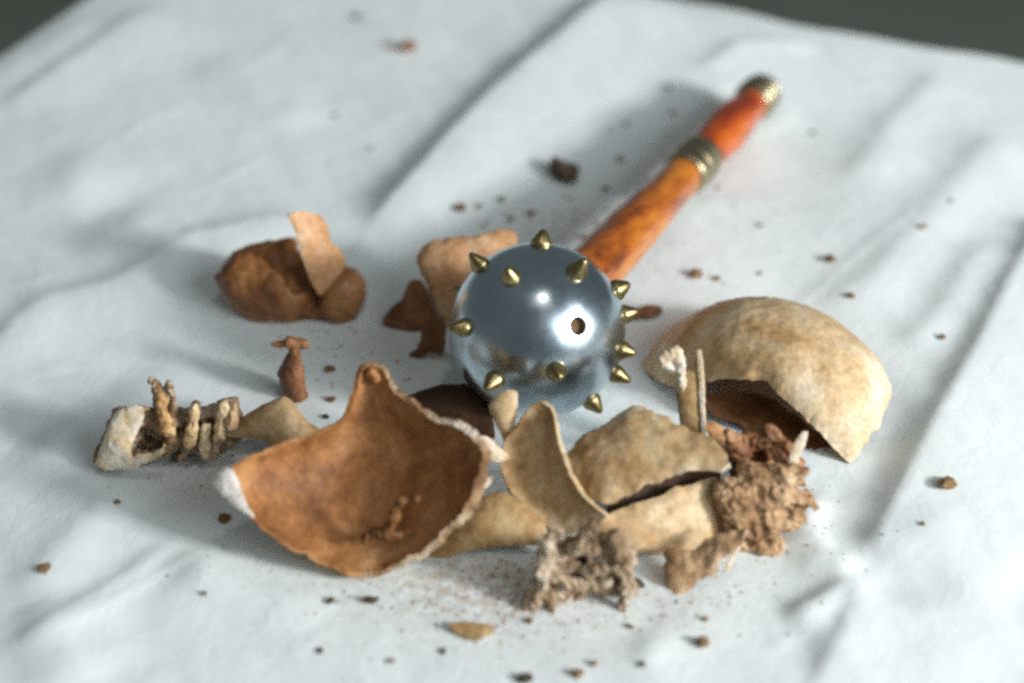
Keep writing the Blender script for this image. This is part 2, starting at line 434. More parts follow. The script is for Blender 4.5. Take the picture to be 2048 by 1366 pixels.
def shell_mesh(boundary, nrm, bulge, thick, step=0.16, power=0.7, jag=0.05, rough=0.035, seed=0, ridge=None, thickfn=None, zfloor=None):
    """A broken piece of bone: a curved plate spanning a closed 3D rim."""
    nrm = nrm.normalized()
    ux = nrm.orthogonal().normalized(); uy = nrm.cross(ux)
    B = densify(boundary, step)
    so = Vector((seed * 7.3, seed * 3.1, seed * 1.7))
    cen = sum(B, Vector()) / len(B)
    jB = []
    for p in B:
        r = (p - cen); r = (r - nrm * r.dot(nrm)).normalized()
        j = noise.noise(p * 1.7 + so) * 0.9 + noise.noise(p * 4.5 + so) * 0.7 + noise.noise(p * 10 + so) * 0.5
        jB.append(p + r * j * jag + nrm * noise.noise(p * 2.3 - so) * jag * 0.6)
    B = jB
    b2 = [Vector((p.dot(ux), p.dot(uy))) for p in B]
    xs = [p.x for p in b2]; ys = [p.y for p in b2]
    A = np.array([(p.x, p.y) for p in b2]); Bn = np.roll(A, -1, axis=0)
    rng = random.Random(seed)
    pts = []
    y = min(ys); row = 0
    while y < max(ys):
        x = min(xs) + (step / 2 if row % 2 else 0)
        while x < max(xs):
            q = np.array([x + rng.uniform(-.15, .15) * step, y + rng.uniform(-.15, .15) * step])
            cond = (A[:, 1] > q[1]) != (Bn[:, 1] > q[1])
            with np.errstate(divide='ignore', invalid='ignore'):
                xi = (Bn[:, 0] - A[:, 0]) * (q[1] - A[:, 1]) / (Bn[:, 1] - A[:, 1]) + A[:, 0]
            if (cond & (q[0] < xi)).sum() % 2:
                if np.sqrt(((A - q) ** 2).sum(1)).min() > step * 0.55:
                    pts.append(Vector(q))
            x += step
        y += step * 0.87; row += 1
    nb = len(b2)
    v2, e2, f2, ov, oe, of = delaunay_2d_cdt(b2 + pts, [(i, (i + 1) % nb) for i in range(nb)], [], 1, 1e-5)
    n = len(v2)
    V = np.zeros((n, 3)); fixed = np.zeros(n, bool)
    for i in range(n):
        src = [s for s in ov[i] if s < nb]
        if src:
            V[i] = B[src[0]]; fixed[i] = True
        else:
            V[i] = cen + ux * (v2[i].x - cen.dot(ux)) + uy * (v2[i].y - cen.dot(uy))
    tri = np.array([t for t in f2])
    E = np.unique(np.sort(np.concatenate([tri[:, [0, 1]], tri[:, [1, 2]], tri[:, [2, 0]]]), axis=1), axis=0)
    used = np.zeros(n, bool); used[tri.ravel()] = True
    deg = np.bincount(E.ravel(), minlength=n).astype(float); deg[deg == 0] = 1
    # height over the mean plane: harmonic from the rim, plus a pressurised membrane
    nn = np.array(nrm)
    hgt = (V - np.array(cen)) @ nn
    hgt[~fixed] = 0
    u = np.zeros(n)
    free = ~fixed
    a_, b_ = E[:, 0], E[:, 1]
    w = 1.85
    for _ in range(420):
        for arr, src in ((hgt, 0.0), (u, 1.0)):
            s = np.bincount(a_, arr[b_], n) + np.bincount(b_, arr[a_], n)
            new = s / deg + src * 0.01
            arr[free] += 0.98 * (new[free] - arr[free])
    u = np.maximum(u, 0) / max(u.max(), 1e-9)
    base = V - np.outer((V - np.array(cen)) @ nn, nn)
    Z = hgt + bulge * u ** power
    if ridge is not None:
        Z = Z + np.array([ridge(Vector(p)) for p in base])
    V = base + np.outer(Z, nn)
    for i in range(n):
        p = Vector(V[i])
        V[i] += nn * rough * (noise.noise(p * 0.9 + so) * 1.4 + noise.noise(p * 2.6 + so) * 0.7 + noise.noise(p * 6 + so) * 0.3)
    if zfloor is not None:
        lo = zfloor; k = 0.25
        z = V[:, 2]
        V[:, 2] = lo + np.where(z - lo > 4 * k, z - lo, k * np.log1p(np.exp(np.clip((z - lo) / k, -30, 30)))) - (k * math.log(2)) * fixed * 0
        V[fixed, 2] = np.maximum(z[fixed], 0.06)
    # keep triangles wound towards nrm
    tris = []
    for t in tri:
        c = np.cross(V[t[1]] - V[t[0]], V[t[2]] - V[t[0]])
        tris.append(tuple(t) if c @ nn >= 0 else (t[0], t[2], t[1]))
    # vertex normals
    VN = np.zeros((n, 3))
    for t in tris:
        c = np.cross(V[t[1]] - V[t[0]], V[t[2]] - V[t[0]])
        for k in t: VN[k] += c
    VN /= np.maximum(np.linalg.norm(VN, axis=1, keepdims=True), 1e-9)
    thv = np.array([thick * (1 + 0.45 * noise.noise(Vector(p) * 0.8 + so) + 0.35 * noise.noise(Vector(p) * 2.2 - so)) * (thickfn(Vector(p)) if thickfn else 1.0) for p in V])
    Bk = V - VN * thv[:, None]
    cnt = {}
    for t in tris:
        for k in range(3):
            cnt[(t[k], t[(k + 1) % 3])] = 1
    rim = [(a, b) for (a, b) in cnt if (b, a) not in cnt]
    return V, Bk, tris, rim, VN

def shell(name, label, boundary, nrm, bulge, thick, mats, cat='bone fragment', parts=False, group=None, parent=None, edgefn=None, **kw):
    """mats: side facing nrm, far side, broken edge"""
    V, Bk, tris, rim, VN = shell_mesh(boundary, Vector(nrm), bulge, thick, **kw)
    n = len(V)
    seed = kw.get('seed', 0)
    so = Vector((seed * 2.3, 1.1, seed))
    verts = list(map(tuple, V)) + list(map(tuple, Bk))
    faces = [tuple(int(k) for k in t) for t in tris] + [(int(t[0]) + n, int(t[2]) + n, int(t[1]) + n) for t in tris]
    mi = [0] * len(tris) + [1] * len(tris)
    # broken edge: three rough rows across the thickness
    cen = V.mean(0)
    rows = 3 if thick > 0.14 else 2
    rv, rf, idx = [], [], {}
    jag = kw.get('jag', 0.05)
    def rid(i, r):
        key = (i, r)
        if key not in idx:
            f = r / rows
            p = V[i] * (1 - f) + Bk[i] * f
            if 0 < r < rows:
                d = p - cen; d = d - VN[i] * (d @ VN[i]); d /= max(np.linalg.norm(d), 1e-6)
                q = Vector(p) * 5 + so
                p = p + d * (0.22 * thick * noise.noise(q) + 0.05 * thick) + VN[i] * thick * 0.12 * noise.noise(q * 1.3 + so)
            idx[key] = len(rv); rv.append(tuple(p))
        return idx[key]
    for a, b in rim:
        for r in range(rows):
            rf.append((rid(b, r), rid(a, r), rid(a, r + 1), rid(b, r + 1)))
    allz = [v[2] for v in verts]
    k = int(np.argmin(allz))
    org = Vector((float(np.mean(V[:, 0])), float(np.mean(V[:, 1])), min(allz))) if parent is None else parent.location / CM
    if parts:
        root = empty(name, org)
        mesh_obj('curved_plate', verts, faces, mats[:2], root, org, mi)
        emi = [0 if edgefn is None or edgefn(Vector(rv[q[0]])) else 1 for q in rf]
        mesh_obj('broken_edge', rv, rf, mats[2:], root, org, emi)
    else:
        off = len(verts)
        root = mesh_obj(name, verts + rv, faces + [tuple(i + off for i in f) for f in rf], mats, parent, org, mi + [2] * len(rf))
    if label: tag(root, label, cat, group)
    return root
def rimpx(pts, anchor, nrm):
    """outline given as pixels (and an offset along nrm, cm) laid on a tilted plane"""
    nrm = Vector(nrm).normalized()
    return [on_plane(p[0], p[1], anchor + nrm * (p[2] if len(p) > 2 else 0.0), nrm) for p in pts]

def lump(name, label, blobs, mats, cat='bone fragment', holes=(), voxel=0.075, amp=0.07, freq=2.2, spong=0.0, seed=0, group=None, parent=None, fat=1.0, ridged=False):
    """Knobbly piece: overlapping bars [(p, r, p2, r2)] fused into one skin, roughened."""
    def solid(bars):
        bm = bmesh.new()
        for p, r, q, r2 in bars:
            L = (q - p).length
            k = max(1, int(L / (0.45 * min(r, r2)))) if L > 0 else 0
            for i in range(k + 1):
                t = i / k if k else 0
                bmesh.ops.create_icosphere(bm, subdivisions=2, radius=(r + (r2 - r) * t) * CM, matrix=Matrix.Translation(p.lerp(q, t) * CM))
        me = bpy.data.meshes.new('tmp'); bm.to_mesh(me); bm.free()
        return me
    me = solid([(p, r * fat, q, r2 * fat) for p, r, q, r2 in blobs])
    tmp = bpy.data.objects.new('tmp', me); COL.objects.link(tmp)
    md = tmp.modifiers.new('r', 'REMESH'); md.mode = 'VOXEL'; md.voxel_size = voxel * CM
    ht = None
    if holes:
        hm = solid(holes)
        ht = bpy.data.objects.new('tmph', hm); COL.objects.link(ht)
        h2 = ht.modifiers.new('r', 'REMESH'); h2.mode = 'VOXEL'; h2.voxel_size = voxel * CM
        bo = tmp.modifiers.new('b', 'BOOLEAN'); bo.operation = 'DIFFERENCE'; bo.object = ht; bo.solver = 'EXACT'
        md2 = tmp.modifiers.new('r2', 'REMESH'); md2.mode = 'VOXEL'; md2.voxel_size = voxel * CM
    dg = bpy.context.evaluated_depsgraph_get()
    ev = bpy.data.meshes.new_from_object(tmp.evaluated_get(dg))
    for o in (tmp, ht):
        if o:
            d = o.data; bpy.data.objects.remove(o); bpy.data.meshes.remove(d)
    n = len(ev.vertices)
    co = np.zeros(n * 3); ev.vertices.foreach_get('co', co); co = co.reshape(-1, 3) / CM
    no = np.zeros(n * 3); ev.vertices.foreach_get('normal', no); no = no.reshape(-1, 3)
    so = Vector((seed * 5.1, seed * 2.2, seed * 9.4))
    for i in range(n):
        p = Vector(co[i])
        d = amp * (noise.noise(p * freq + so) * 1.2 + noise.noise(p * freq * 2.7 + so) * 0.8 + noise.noise(p * freq * 6 - so) * 0.45)
        if ridged:
            n1 = noise.noise(p * freq * 1.3 + so); n2 = noise.noise(p * freq * 3.1 - so); n3 = noise.noise(p * freq * 0.5 + so)
            d = amp * (1.1 * n3 + 1.2 * (0.45 - 2.2 * abs(n1)) + 0.8 * (0.45 - 2.2 * abs(n2)))
        if spong:
            dist, _ = noise.voronoi(p * 2.6 + so)
            d += spong * (min(dist[0], 0.6) - 0.55) * -1.0 * (-1) if False else -spong * max(0.0, 0.42 - dist[0])
        co[i] += no[i] * d
    zmin = co[:, 2].min()
    org = Vector((co[:, 0].mean(), co[:, 1].mean(), zmin)) if parent is None else parent.location / CM
    faces = [tuple(p.vertices) for p in ev.polygons]
    bpy.data.meshes.remove(ev)
    o = mesh_obj(name, co.tolist(), faces, mats, parent, org)
    if label: tag(o, label, cat, group)
    return o
def bar(p, r, q=None, r2=None):
    q = p if q is None else q
    return (p, r, q, r if r2 is None else r2)
def Yg(py, px=1024): return at(px, py, 0).y

# ------------------------------------------------------------------ the mace
def lathe(profile, seg=48, wob=0.0, seed=0):
    v, f = [], []
    for k, (z, r) in enumerate(profile):
        for j in range(seg):
            a = 2 * math.pi * j / seg
            rr = r * (1 + wob * noise.noise(Vector((math.cos(a) * 1.5, math.sin(a) * 1.5, z * 0.8 + seed))))
            v.append(Vector((rr * math.cos(a), rr * math.sin(a), z)))
    for k in range(len(profile) - 1):
        for j in range(seg):
            j2 = (j + 1) % seg
            f.append((k * seg + j, k * seg + j2, (k + 1) * seg + j2, (k + 1) * seg + j))
    f.append(tuple(range(seg))[::-1])
    f.append(tuple((len(profile) - 1) * seg + j for j in range(seg)))
    return v, f
def frame_to(axis):
    return axis.normalized().to_track_quat('Z', 'Y').to_matrix()

HEND = at(1532, 176, 1.42)
AX = (HEND - BALL); HLEN = AX.length; AX.normalize()
mace = empty('mace', (BALL.x, BALL.y, 0.0))
tag(mace, 'spiked steel mace with brass studs and an orange wooden handle with brass collars', 'mace')
def cam_dir(px, py):
    """outward direction of the ball's surface where pixel px,py sees it"""
    d = ray(px, py).normalized()
    oc = CAM - BALL
    b = d.dot(oc); disc = b * b - (oc.length_squared - BALL_R ** 2)
    if disc < 0:
        p = CAM - d * b
        return (p - BALL).normalized()
    return (CAM + d * (-b - math.sqrt(disc)) - BALL).normalized()
def build_ball():
    hd = cam_dir(1157, 652)
    hr = 0.34
    fr = frame_to(hd)
    t0 = math.asin((hr + 0.035) / BALL_R)
    zt = BALL_R * math.cos(t0)
    prof = [(zt - 0.9, hr), (zt - 0.5, hr), (zt - 0.05, hr), (zt - 0.015, hr + 0.012)]
    prof += [(BALL_R * math.cos(t), BALL_R * math.sin(t)) for t in np.linspace(t0, math.pi - 0.01, 150)]
    v, f = lathe(prof, 160)
    f = [q[::-1] for q in f[:-2]] + [f[-1]]
    ball = mesh_obj('steel_ball', [BALL + fr @ p for p in v], f, M['steel'], mace, BALL)
    # rusty lining of the empty stud hole
    v, f = lathe([(zt - 0.34, 0.02), (zt - 0.33, 0.28), (zt - 0.30, 0.335), (zt - 0.20, 0.335)], 40)
    f = [q[::-1] for q in f[:-2]]
    o = mesh_obj('stud_hole', [BALL + fr @ p for p in v], f, M['hole'], ball, BALL)
    o.location = (0, 0, 0)
    return ball
ball = build_ball()
def stud_mesh():
    v, f = lathe([(-0.15, 0.43), (0.10, 0.43), (0.16, 0.41), (0.42, 0.26), (0.62, 0.14), (0.69, 0.06)], 20, 0.05, 3)
    return v, f
SV, SF = stud_mesh()
stud_me = None
STUDS = [(1083, 488), (962, 532), (1022, 556), (1152, 545), (1236, 578), (1252, 628), (930, 655), (990, 760),
         (1113, 742), (1185, 805), (1243, 700), (1240, 752)]
dirs = [cam_dir(*s) for s in STUDS]
# studs on the far side and underneath, on the same rings
Q = frame_to(AX)
for lat, n_, ph in ((0.15, 8, 0.1), (-0.55, 7, 0.5), (0.72, 6, 0.3)):
    for k in range(n_):
        a = 2 * math.pi * k / n_ + ph
        d = Q @ Vector((math.cos(a) * math.cos(lat), math.sin(a) * math.cos(lat), math.sin(lat)))
        if d.dot(-FW) < -0.12 and all(d.angle(e) > 0.52 for e in dirs) and d.angle(AX) > 0.5 and d.z > -0.8:
            dirs.append(d)
for d in dirs:
    fr = frame_to(d)
    p0 = BALL + d * (BALL_R - 0.02)
    if stud_me is None:
        o = mesh_obj('stud', SV, SF, M['brass'], None)
        stud_me = o.data
        bm = bmesh.new(); bm.from_mesh(stud_me); bm.to_mesh(stud_me); bm.free()
        stud_me.polygons.foreach_set('use_smooth', [len(p.vertices) == 4 for p in stud_me.polygons])
    else:
        o = bpy.data.objects.new('stud', stud_me); COL.objects.link(o)
    o.parent = mace
    o.matrix_parent_inverse = Matrix.Identity(4)
    m = fr.to_4x4(); m.translation = p0 * CM - mace.location
    rs = random.Random(len(mace.children))
    k = rs.uniform(0.84, 1.05)
    o.matrix_basis = m @ Matrix.Rotation(rs.uniform(-.09, .09), 4, 'X') @ Matrix.Rotation(rs.uniform(-.09, .09), 4, 'Y') @ Matrix.Diagonal((k, k, rs.uniform(0.85, 1.15), 1))

def on_handle(name, prof, mat, parent=mace, seg=56, wob=0.0, seed=0):
    prof = [(z, r * 1.07) for z, r in prof]
    v, f = lathe(prof, seg, wob, seed)
    fr = frame_to(AX).to_4x4(); fr.translation = Vector((0, 0, 0))
    me_o = mesh_obj(name, v, f, mat, None)
    me_o.parent = parent
    m = fr.copy(); m.translation = BALL * CM - parent.location
    me_o.matrix_basis = m
    return me_o
def smooth_prof(keys, n=40):
    z = np.linspace(keys[0][0], keys[-1][0], n)
    kz = [k[0] for k in keys]; kr = [k[1] for k in keys]
    out = []
    for q in z:
        i = min(max(np.searchsorted(kz, q) - 1, 0), len(keys) - 2)
        t = (q - kz[i]) / (kz[i + 1] - kz[i]); t2 = t * t * (3 - 2 * t)
        out.append((float(q), kr[i] + (kr[i + 1] - kr[i]) * t2))
    return out
# distances along the handle, from the centre of the ball, of features seen in the photograph
def along(px, py):
    d = ray(px, py)
    # closest approach of the pixel's ray to the handle axis
    n = AX.cross(d); w = CAM - BALL
    return (w.cross(d)).dot(n) / n.length_squared
aR0, aR1 = along(1372, 357), along(1412, 318)
aE0, aE1 = along(1503, 212), HLEN
a0 = BALL_R - 0.25
print('handle', a0, aR0, aR1, aE0, aE1)
on_handle('lower_grip', smooth_prof([(a0, 1.10), (a0 + 0.9, 1.18), (a0 + (aR0 - a0) * 0.45, 1.10), (aR0 - 0.2, 0.86), (aR0 + 0.1, 0.82)]), M['amber'], wob=0.05, seed=1)
on_handle('upper_grip', smooth_prof([(aR1 - 0.1, 0.82), (aR1 + 0.3, 0.90), (aR1 + (aE0 - aR1) * 0.5, 1.02), (aE0 - 0.25, 0.82), (aE0 + 0.1, 0.76)]), M['amber_red'], wob=0.05, seed=5)
def collar(z0, z1, r):
    w = z1 - z0
    return [(z0, r * 0.90), (z0 + 0.04 * w, r * 0.99), (z0 + 0.14 * w, r * 1.03), (z0 + 0.24 * w, r * 0.99), (z0 + 0.29 * w, r * 0.93), (z0 + 0.36 * w, r * 0.94), (z0 + 0.42 * w, r * 1.03),
            (z0 + 0.5 * w, r * 1.07), (z0 + 0.58 * w, r * 1.03), (z0 + 0.64 * w, r * 0.94), (z0 + 0.71 * w, r * 0.93), (z0 + 0.76 * w, r * 0.99), (z0 + 0.86 * w, r * 1.03), (z0 + 0.96 * w, r * 0.99), (z1, r * 0.90)]
on_handle('brass_collar', collar(aR0, aR1, 0.99), M['collar'])
cap = collar(aE0, aE0 + (aE1 - aE0) * 0.62, 0.92)
zc = aE0 + (aE1 - aE0) * 0.62
cap += [(zc + 0.05, 0.88)] + [(zc + 0.10 + 0.75 * math.sin(t), 0.93 * math.cos(t) ** 0.7) for t in np.linspace(0.0, 1.45, 9)]
on_handle('end_cap', cap, M['collar'])
on_handle('ball_collar', collar(BALL_R - 0.35, BALL_R + 0.12, 1.16), M['collar'])

# ------------------------------------------------------------------ skull fragments
V3 = Vector
# A  large bowl-shaped piece in front, hollow side to the viewer
nA = V3((0.10, -0.66, 0.75)).normalized()
aA = at(715, 1158, 0.25)
xA0, xA1 = at(560, 1000, 2).x, at(930, 1000, 2).x
bowl = shell('large_skull_shard', 'largest orange-brown bone shard, hollow side up, with a pale jagged rim, at front left',
      rimpx([(452, 966, .9), (462, 938, .9), (505, 911, .55), (560, 893, .2), (630, 870, -.1), (678, 848, -.3), (702, 815, -.2), (716, 775, -.1), (720, 745), (740, 730, .1), (765, 738, .2), (776, 765, .3), (788, 790, .4), (830, 815, .9), (872, 845, 1.4), (905, 852, 1.7), (945, 872, 2.1), (966, 905, 2.3),
             (958, 945, 2.3), (938, 1000, 2.0), (895, 1058, 1.4), (835, 1108, 0.8), (765, 1148, 0.15), (715, 1158, 0), (670, 1136, .15), (600, 1100, .4), (530, 1056, .65), (482, 1010, .85)], aA, nA),
      nA, -2.0, 0.31, [M['bone_orange'], M['bone_tan'], M['bone_edge'], M['bone_orange']], edgefn=lambda p: p.x > at(735 + 25 * noise.noise(p * 2), 1000, 2).x + 0.0, parts=True, power=0.60, jag=0.13, rough=0.06, seed=1, zfloor=0.42,
      thickfn=lambda p: 0.26 + 0.80 * min(1, max(0, (p.x - xA0) / (xA1 - xA0))))
lump('peak_knob', None, [bar(on_plane(743, 746, aA, nA), .24, on_plane(752, 756, aA, nA), .22)], M['bone_orange'], voxel=0.06, amp=0.05, seed=44, parent=bowl)
shell('broken_tip', None, rimpx([(428, 966), (440, 942), (464, 936), (477, 962), (488, 996), (504, 1034), (478, 1018), (446, 994)], on_plane(470, 985, aA + nA * .95, nA), V3((-.25, -.80, .50))),
      V3((-.25, -.80, .50)), 0.12, 0.25, [M['bone_chalk'], M['bone_tan'], M['bone_white']], parent=bowl, step=0.09, jag=0.06, rough=0.07, seed=41)
nA2 = V3((0.25, -0.7, 0.65))
YC = at(770, 1085, 1.0).y
def pC(x, y, d=0.0): return on_y(x, y, YC + d)
lump('curled_bone_chip', 'small dark ragged chip lying inside the largest orange-brown shard',
     [bar(pC(730, 1078), .16, pC(772, 1064), .26), bar(pC(772, 1064), .26, pC(792, 1030), .20), bar(pC(790, 1028), .20, pC(800, 1004), .14), bar(pC(800, 1003), .14, pC(834, 998), .09), bar(pC(775, 1075), .2, pC(800, 1070), .14)],
     M['bone_brown'], voxel=0.05, amp=0.09, freq=1.3, ridged=True, seed=71)
# prongs on its right rim
nP = V3((0.2, -0.8, 0.55))
shell('white_bone_splinter', 'pointed whitish splinter beside the right rim of the largest shard',
      rimpx([(950, 872), (972, 872), (996, 892), (1022, 915), (1000, 925), (975, 918), (962, 900)], at(985, 1000, 1.2), nP), nP, 0.12, 0.16,
      [M['bone_white'], M['bone_tan'], M['bone_edge']], step=0.09, jag=0.05, seed=3)
shell('thin_bone_splinter', 'thin pale splinter sticking out low on the right of the largest shard',
      rimpx([(925, 990), (950, 968), (990, 950), (984, 968), (955, 990), (932, 1003)], at(950, 1010, 0.9), nP), nP, 0.05, 0.12,
      [M['bone_white'], M['bone_tan'], M['bone_edge']], step=0.08, jag=0.04, seed=4)

# B  vertebra-like jaw piece far left
YB = Yg(925)
def pB(x, y, d=0.0): return on_y(x, y, YB + d)
jaw = lump('jaw_bone', 'jagged jaw bone with a white broken face and an eye-like hollow, at far left',
     [bar(pB(246, 838, .25), .42, pB(206, 918, -.05), .36), bar(pB(276, 836, .3), .38, pB(240, 912, 0), .34),
      bar(pB(206, 924, -.1), .26, pB(318, 908, -.1), .22), bar(pB(318, 906, -.1), .24, pB(352, 880, 0), .30),
      bar(pB(296, 836, .5), .40, pB(350, 850, .6), .50), bar(pB(325, 845, .4), .34, pB(318, 775, .5), .17), bar(pB(345, 838, .3), .30, pB(336, 772, .4), .15), bar(pB(318, 772, .5), .15, pB(306, 762, .6), .10),
      bar(pB(345, 880, .3), .38, pB(450, 880, .5), .34), bar(pB(350, 835, .8), .38, pB(465, 825, .8), .34),
      bar(pB(392, 812, .3), .19, pB(376, 900, -.05), .22), bar(pB(452, 808, .3), .24, pB(438, 870, .1), .22), bar(pB(470, 800, .4), .12, pB(460, 850, .4), .2),
      bar(pB(376, 900, 0), .20, pB(360, 918, -.2), .11), bar(pB(395, 895, 0), .25, pB(430, 905, -.1), .20), bar(pB(430, 880, .1), .2, pB(420, 915, -.2), .12), bar(pB(300, 870, 1.0), .6, pB(440, 850, 1.1), .65), bar(pB(340, 880, .7), .5, pB(455, 875, .8), .5)],
     M['bone_sponge'], voxel=0.045, amp=0.12, freq=1.1, ridged=True, seed=3, fat=1.1,
     holes=[bar(pB(296, 880, -.3), .30, pB(298, 878, .5), .26), bar(pB(352, 862, -.3), .17, pB(352, 860, .4), .14), bar(pB(412, 850, -.4), .18, pB(412, 850, .3), .15)])
nB = V3((-0.30, -0.88, 0.36))
for k, (x0, y0, x1, y1, r0, r1) in enumerate([(322, 790, 336, 862, .15, .26), (344, 800, 340, 880, .12, .22), (390, 816, 380, 886, .17, .27), (414, 852, 408, 905, .16, .22), (448, 812, 438, 872, .18, .26), (470, 806, 462, 850, .11, .2), (372, 892, 360, 920, .16, .10), (428, 895, 424, 918, .16, .10)]):
    lump('tooth', None, [bar(pB(x0, y0, -.05), r0, pB(x1, y1, -.3), r1)], M['bone_cream'] if k in (0, 2, 3, 4) else M['bone_lump'], voxel=0.045, amp=0.09, freq=1.3, ridged=True, seed=60 + k, parent=jaw)
shell('white_face', None, rimpx([(230, 826), (258, 812), (288, 816), (282, 848), (264, 888), (264, 912), (300, 906), (328, 896), (324, 910), (264, 938), (212, 940), (190, 928), (204, 888)], pB(250, 880, -.75), nB),
      nB, 0.16, 0.42, [M['bone_face'], M['bone_tan'], M['bone_tan']], parent=jaw, step=0.09, jag=0.09, rough=0.10, seed=8)

# C  small tan shard between jaw and bowl
nC = V3((0.05, -0.62, 0.78))
shell('angular_tan_shard', 'olive-tan angular bone shard between the jaw bone and the largest shard',
      rimpx([(452, 872), (478, 838), (535, 805), (566, 793), (590, 806), (612, 838), (650, 866), (660, 900), (620, 915), (560, 905), (525, 880), (490, 876)], at(560, 895, 0.75), nC),
      nC, 0.55, 0.20, [M['bone_olive'], M['bone_brown'], M['bone_tan']], step=0.13, seed=5, rough=0.05)

# D  peg
YD = Yg(795)
def pD(x, y, d=0.0): return on_y(x, y, YD + d)
lump('peg_shaped_bone', 'upright rust-brown peg of bone with a T-shaped top, behind the jaw bone',
     [bar(pD(592, 792, 0), .36, pD(582, 745, .1), .44), bar(pD(582, 745, .1), .43, pD(588, 708, .1), .20), bar(pD(588, 708, .1), .20, pD(590, 690, .1), .22),
      bar(pD(578, 684, .1), .20, pD(606, 688, .1), .20), bar(pD(575, 686, .1), .14, pD(546, 688, .1), .09), bar(pD(600, 690, .1), .13, pD(618, 692, .1), .07), bar(pD(600, 790, 0), .26)],
     M['bone_rust'], voxel=0.05, amp=0.045, freq=2.2, seed=6, fat=1.3)

# E  curled brown piece behind left: two hollow lobes and an upright flake
def cup(name, parent, c, radii, axis, cut, thick, mats, spin=0.0, jag=0.12, seed=0, seg=72, rings=30):
    """half-egg shell; axis points out of its mouth, cut(phi) = angle from the bottom at which it is broken off"""
    fr = frame_to(axis) @ Matrix.Rotation(spin, 3, 'Z')
    so = Vector((seed * 3.7, seed, seed * 2.1))
    def pt(th, ph, off):
        d = Vector((math.sin(th) * math.cos(ph), math.sin(th) * math.sin(ph), -math.cos(th)))
        p = Vector((d.x * (radii[0] - off), d.y * (radii[1] - off), d.z * (radii[2] - off)))
        p *= 1 + 0.05 * noise.noise(d * 1.8 + so) + 0.025 * noise.noise(d * 5 + so)
        return c + fr @ p
    v, f, mi = [], [], []
    for s, off in ((0, 0.0), (1, thick)):
        for i in range(rings + 1):
            for j in range(seg):
                ph = 2 * math.pi * j / seg
                tm = cut(ph) + jag * (noise.noise(Vector((math.cos(ph) * 2, math.sin(ph) * 2, seed))) + 0.6 * noise.noise(Vector((math.cos(ph) * 7, math.sin(ph) * 7, seed))))
                v.append(pt(0.02 + (tm - 0.02) * i / rings, ph, off))
    st = (rings + 1) * seg
    for s in (0, 1):
        for i in range(rings):
            for j in range(seg):
                j2 = (j + 1) % seg
                q = [s * st + i * seg + j, s * st + i * seg + j2, s * st + (i + 1) * seg + j2, s * st + (i + 1) * seg + j]
                f.append(tuple(q if s == 0 else q[::-1])); mi.append(s)
        cap_ = tuple(s * st + j for j in range(seg))
        f.append(cap_[::-1] if s == 0 else cap_); mi.append(s)
    for j in range(seg):
        j2 = (j + 1) % seg
        f.append((rings * seg + j, rings * seg + j2, st + rings * seg + j2, st + rings * seg + j)); mi.append(2)
    return mesh_obj(name, v, f, mats, parent, parent.location / CM if parent else None, mi)
cE = at(560, 640, 0)
ear = empty('curled_bone', cE)
tag(ear, 'glossy brown curled bone of two hollow lobes with a pale upright flake between them', 'bone fragment')
YE = Yg(648)
def pE(x, y, d=0.0): return on_y(x, y, YE + d)
lump('lobed_body', None,
     [bar(pE(500, 560, 1.5), 1.25, pE(560, 575, 1.3), 1.45), bar(pE(478, 575, 1.2), .75, pE(520, 612, .8), .75), bar(pE(560, 545, 2.0), 1.2, pE(590, 560, 1.6), 1.0), bar(pE(560, 600, .9), .95, pE(600, 618, .8), .62),
      bar(pE(682, 582, 1.2), 1.05, pE(678, 604, .9), .95), bar(pE(612, 620, .8), .5, pE(660, 620, .8), .6), bar(pE(455, 556, 1.4), .3, pE(438, 556, 1.3), .16), bar(pE(540, 505, 2.2), .45, pE(580, 492, 2.2), .35), bar(pE(500, 510, 2.0), .4, pE(540, 500, 2.2), .4)],
     M['bone_gloss'], voxel=0.075, amp=0.055, freq=0.9, seed=2, parent=ear, fat=1.14,
     holes=[bar(pE(556, 512, 1.5), .72, pE(592, 566, .5), .55), bar(pE(588, 505, 1.6), .8, pE(606, 560, .7), .6), bar(pE(640, 530, .2), .42, pE(632, 596, -.5), .36)])
nE = V3((0.55, -0.75, 0.25))
shell('upright_flake', None, rimpx([(576, 430), (602, 423), (640, 430), (656, 455), (662, 482), (684, 502), (692, 528), (680, 550), (660, 576), (640, 592), (620, 558), (602, 505), (590, 462)], on_y(625, 520, Yg(648) + 0.5), nE),
      nE, 0.22, 0.12, [M['bone_peach'], M['bone_brown'], M['bone_white']], parent=ear, step=0.12, seed=9, jag=0.06)

# F  peach piece behind the ball and its dark neighbours
nF = V3((-0.15, -0.70, 0.70))
shell('peach_skull_shard', 'peach-coloured curved shard standing behind the left of the steel ball',
      rimpx([(832, 512), (842, 494), (872, 478), (920, 474), (965, 468), (1000, 458), (1030, 466), (1034, 486), (1005, 520), (985, 560), (960, 600), (930, 640), (895, 650), (872, 620), (858, 575), (842, 545)], at(890, 650, 0.35), nF),
      nF, 0.55, 0.26, [M['bone_peach'], M['bone_brown'], M['bone_edge']], parts=True, seed=10, jag=0.08, rough=0.06)
nF2 = V3((-0.25, -0.75, 0.6))
shell('dark_red_shard', 'dark reddish three-cornered shard left of the steel ball',
      rimpx([(765, 645), (782, 620), (808, 600), (818, 568), (838, 562), (855, 590), (868, 640), (840, 655), (800, 655)], at(820, 655, 0.15), nF2),
      nF2, -0.3, 0.18, [M['bone_rust'], M['bone_dark'], M['bone_brown']], step=0.12, seed=11)
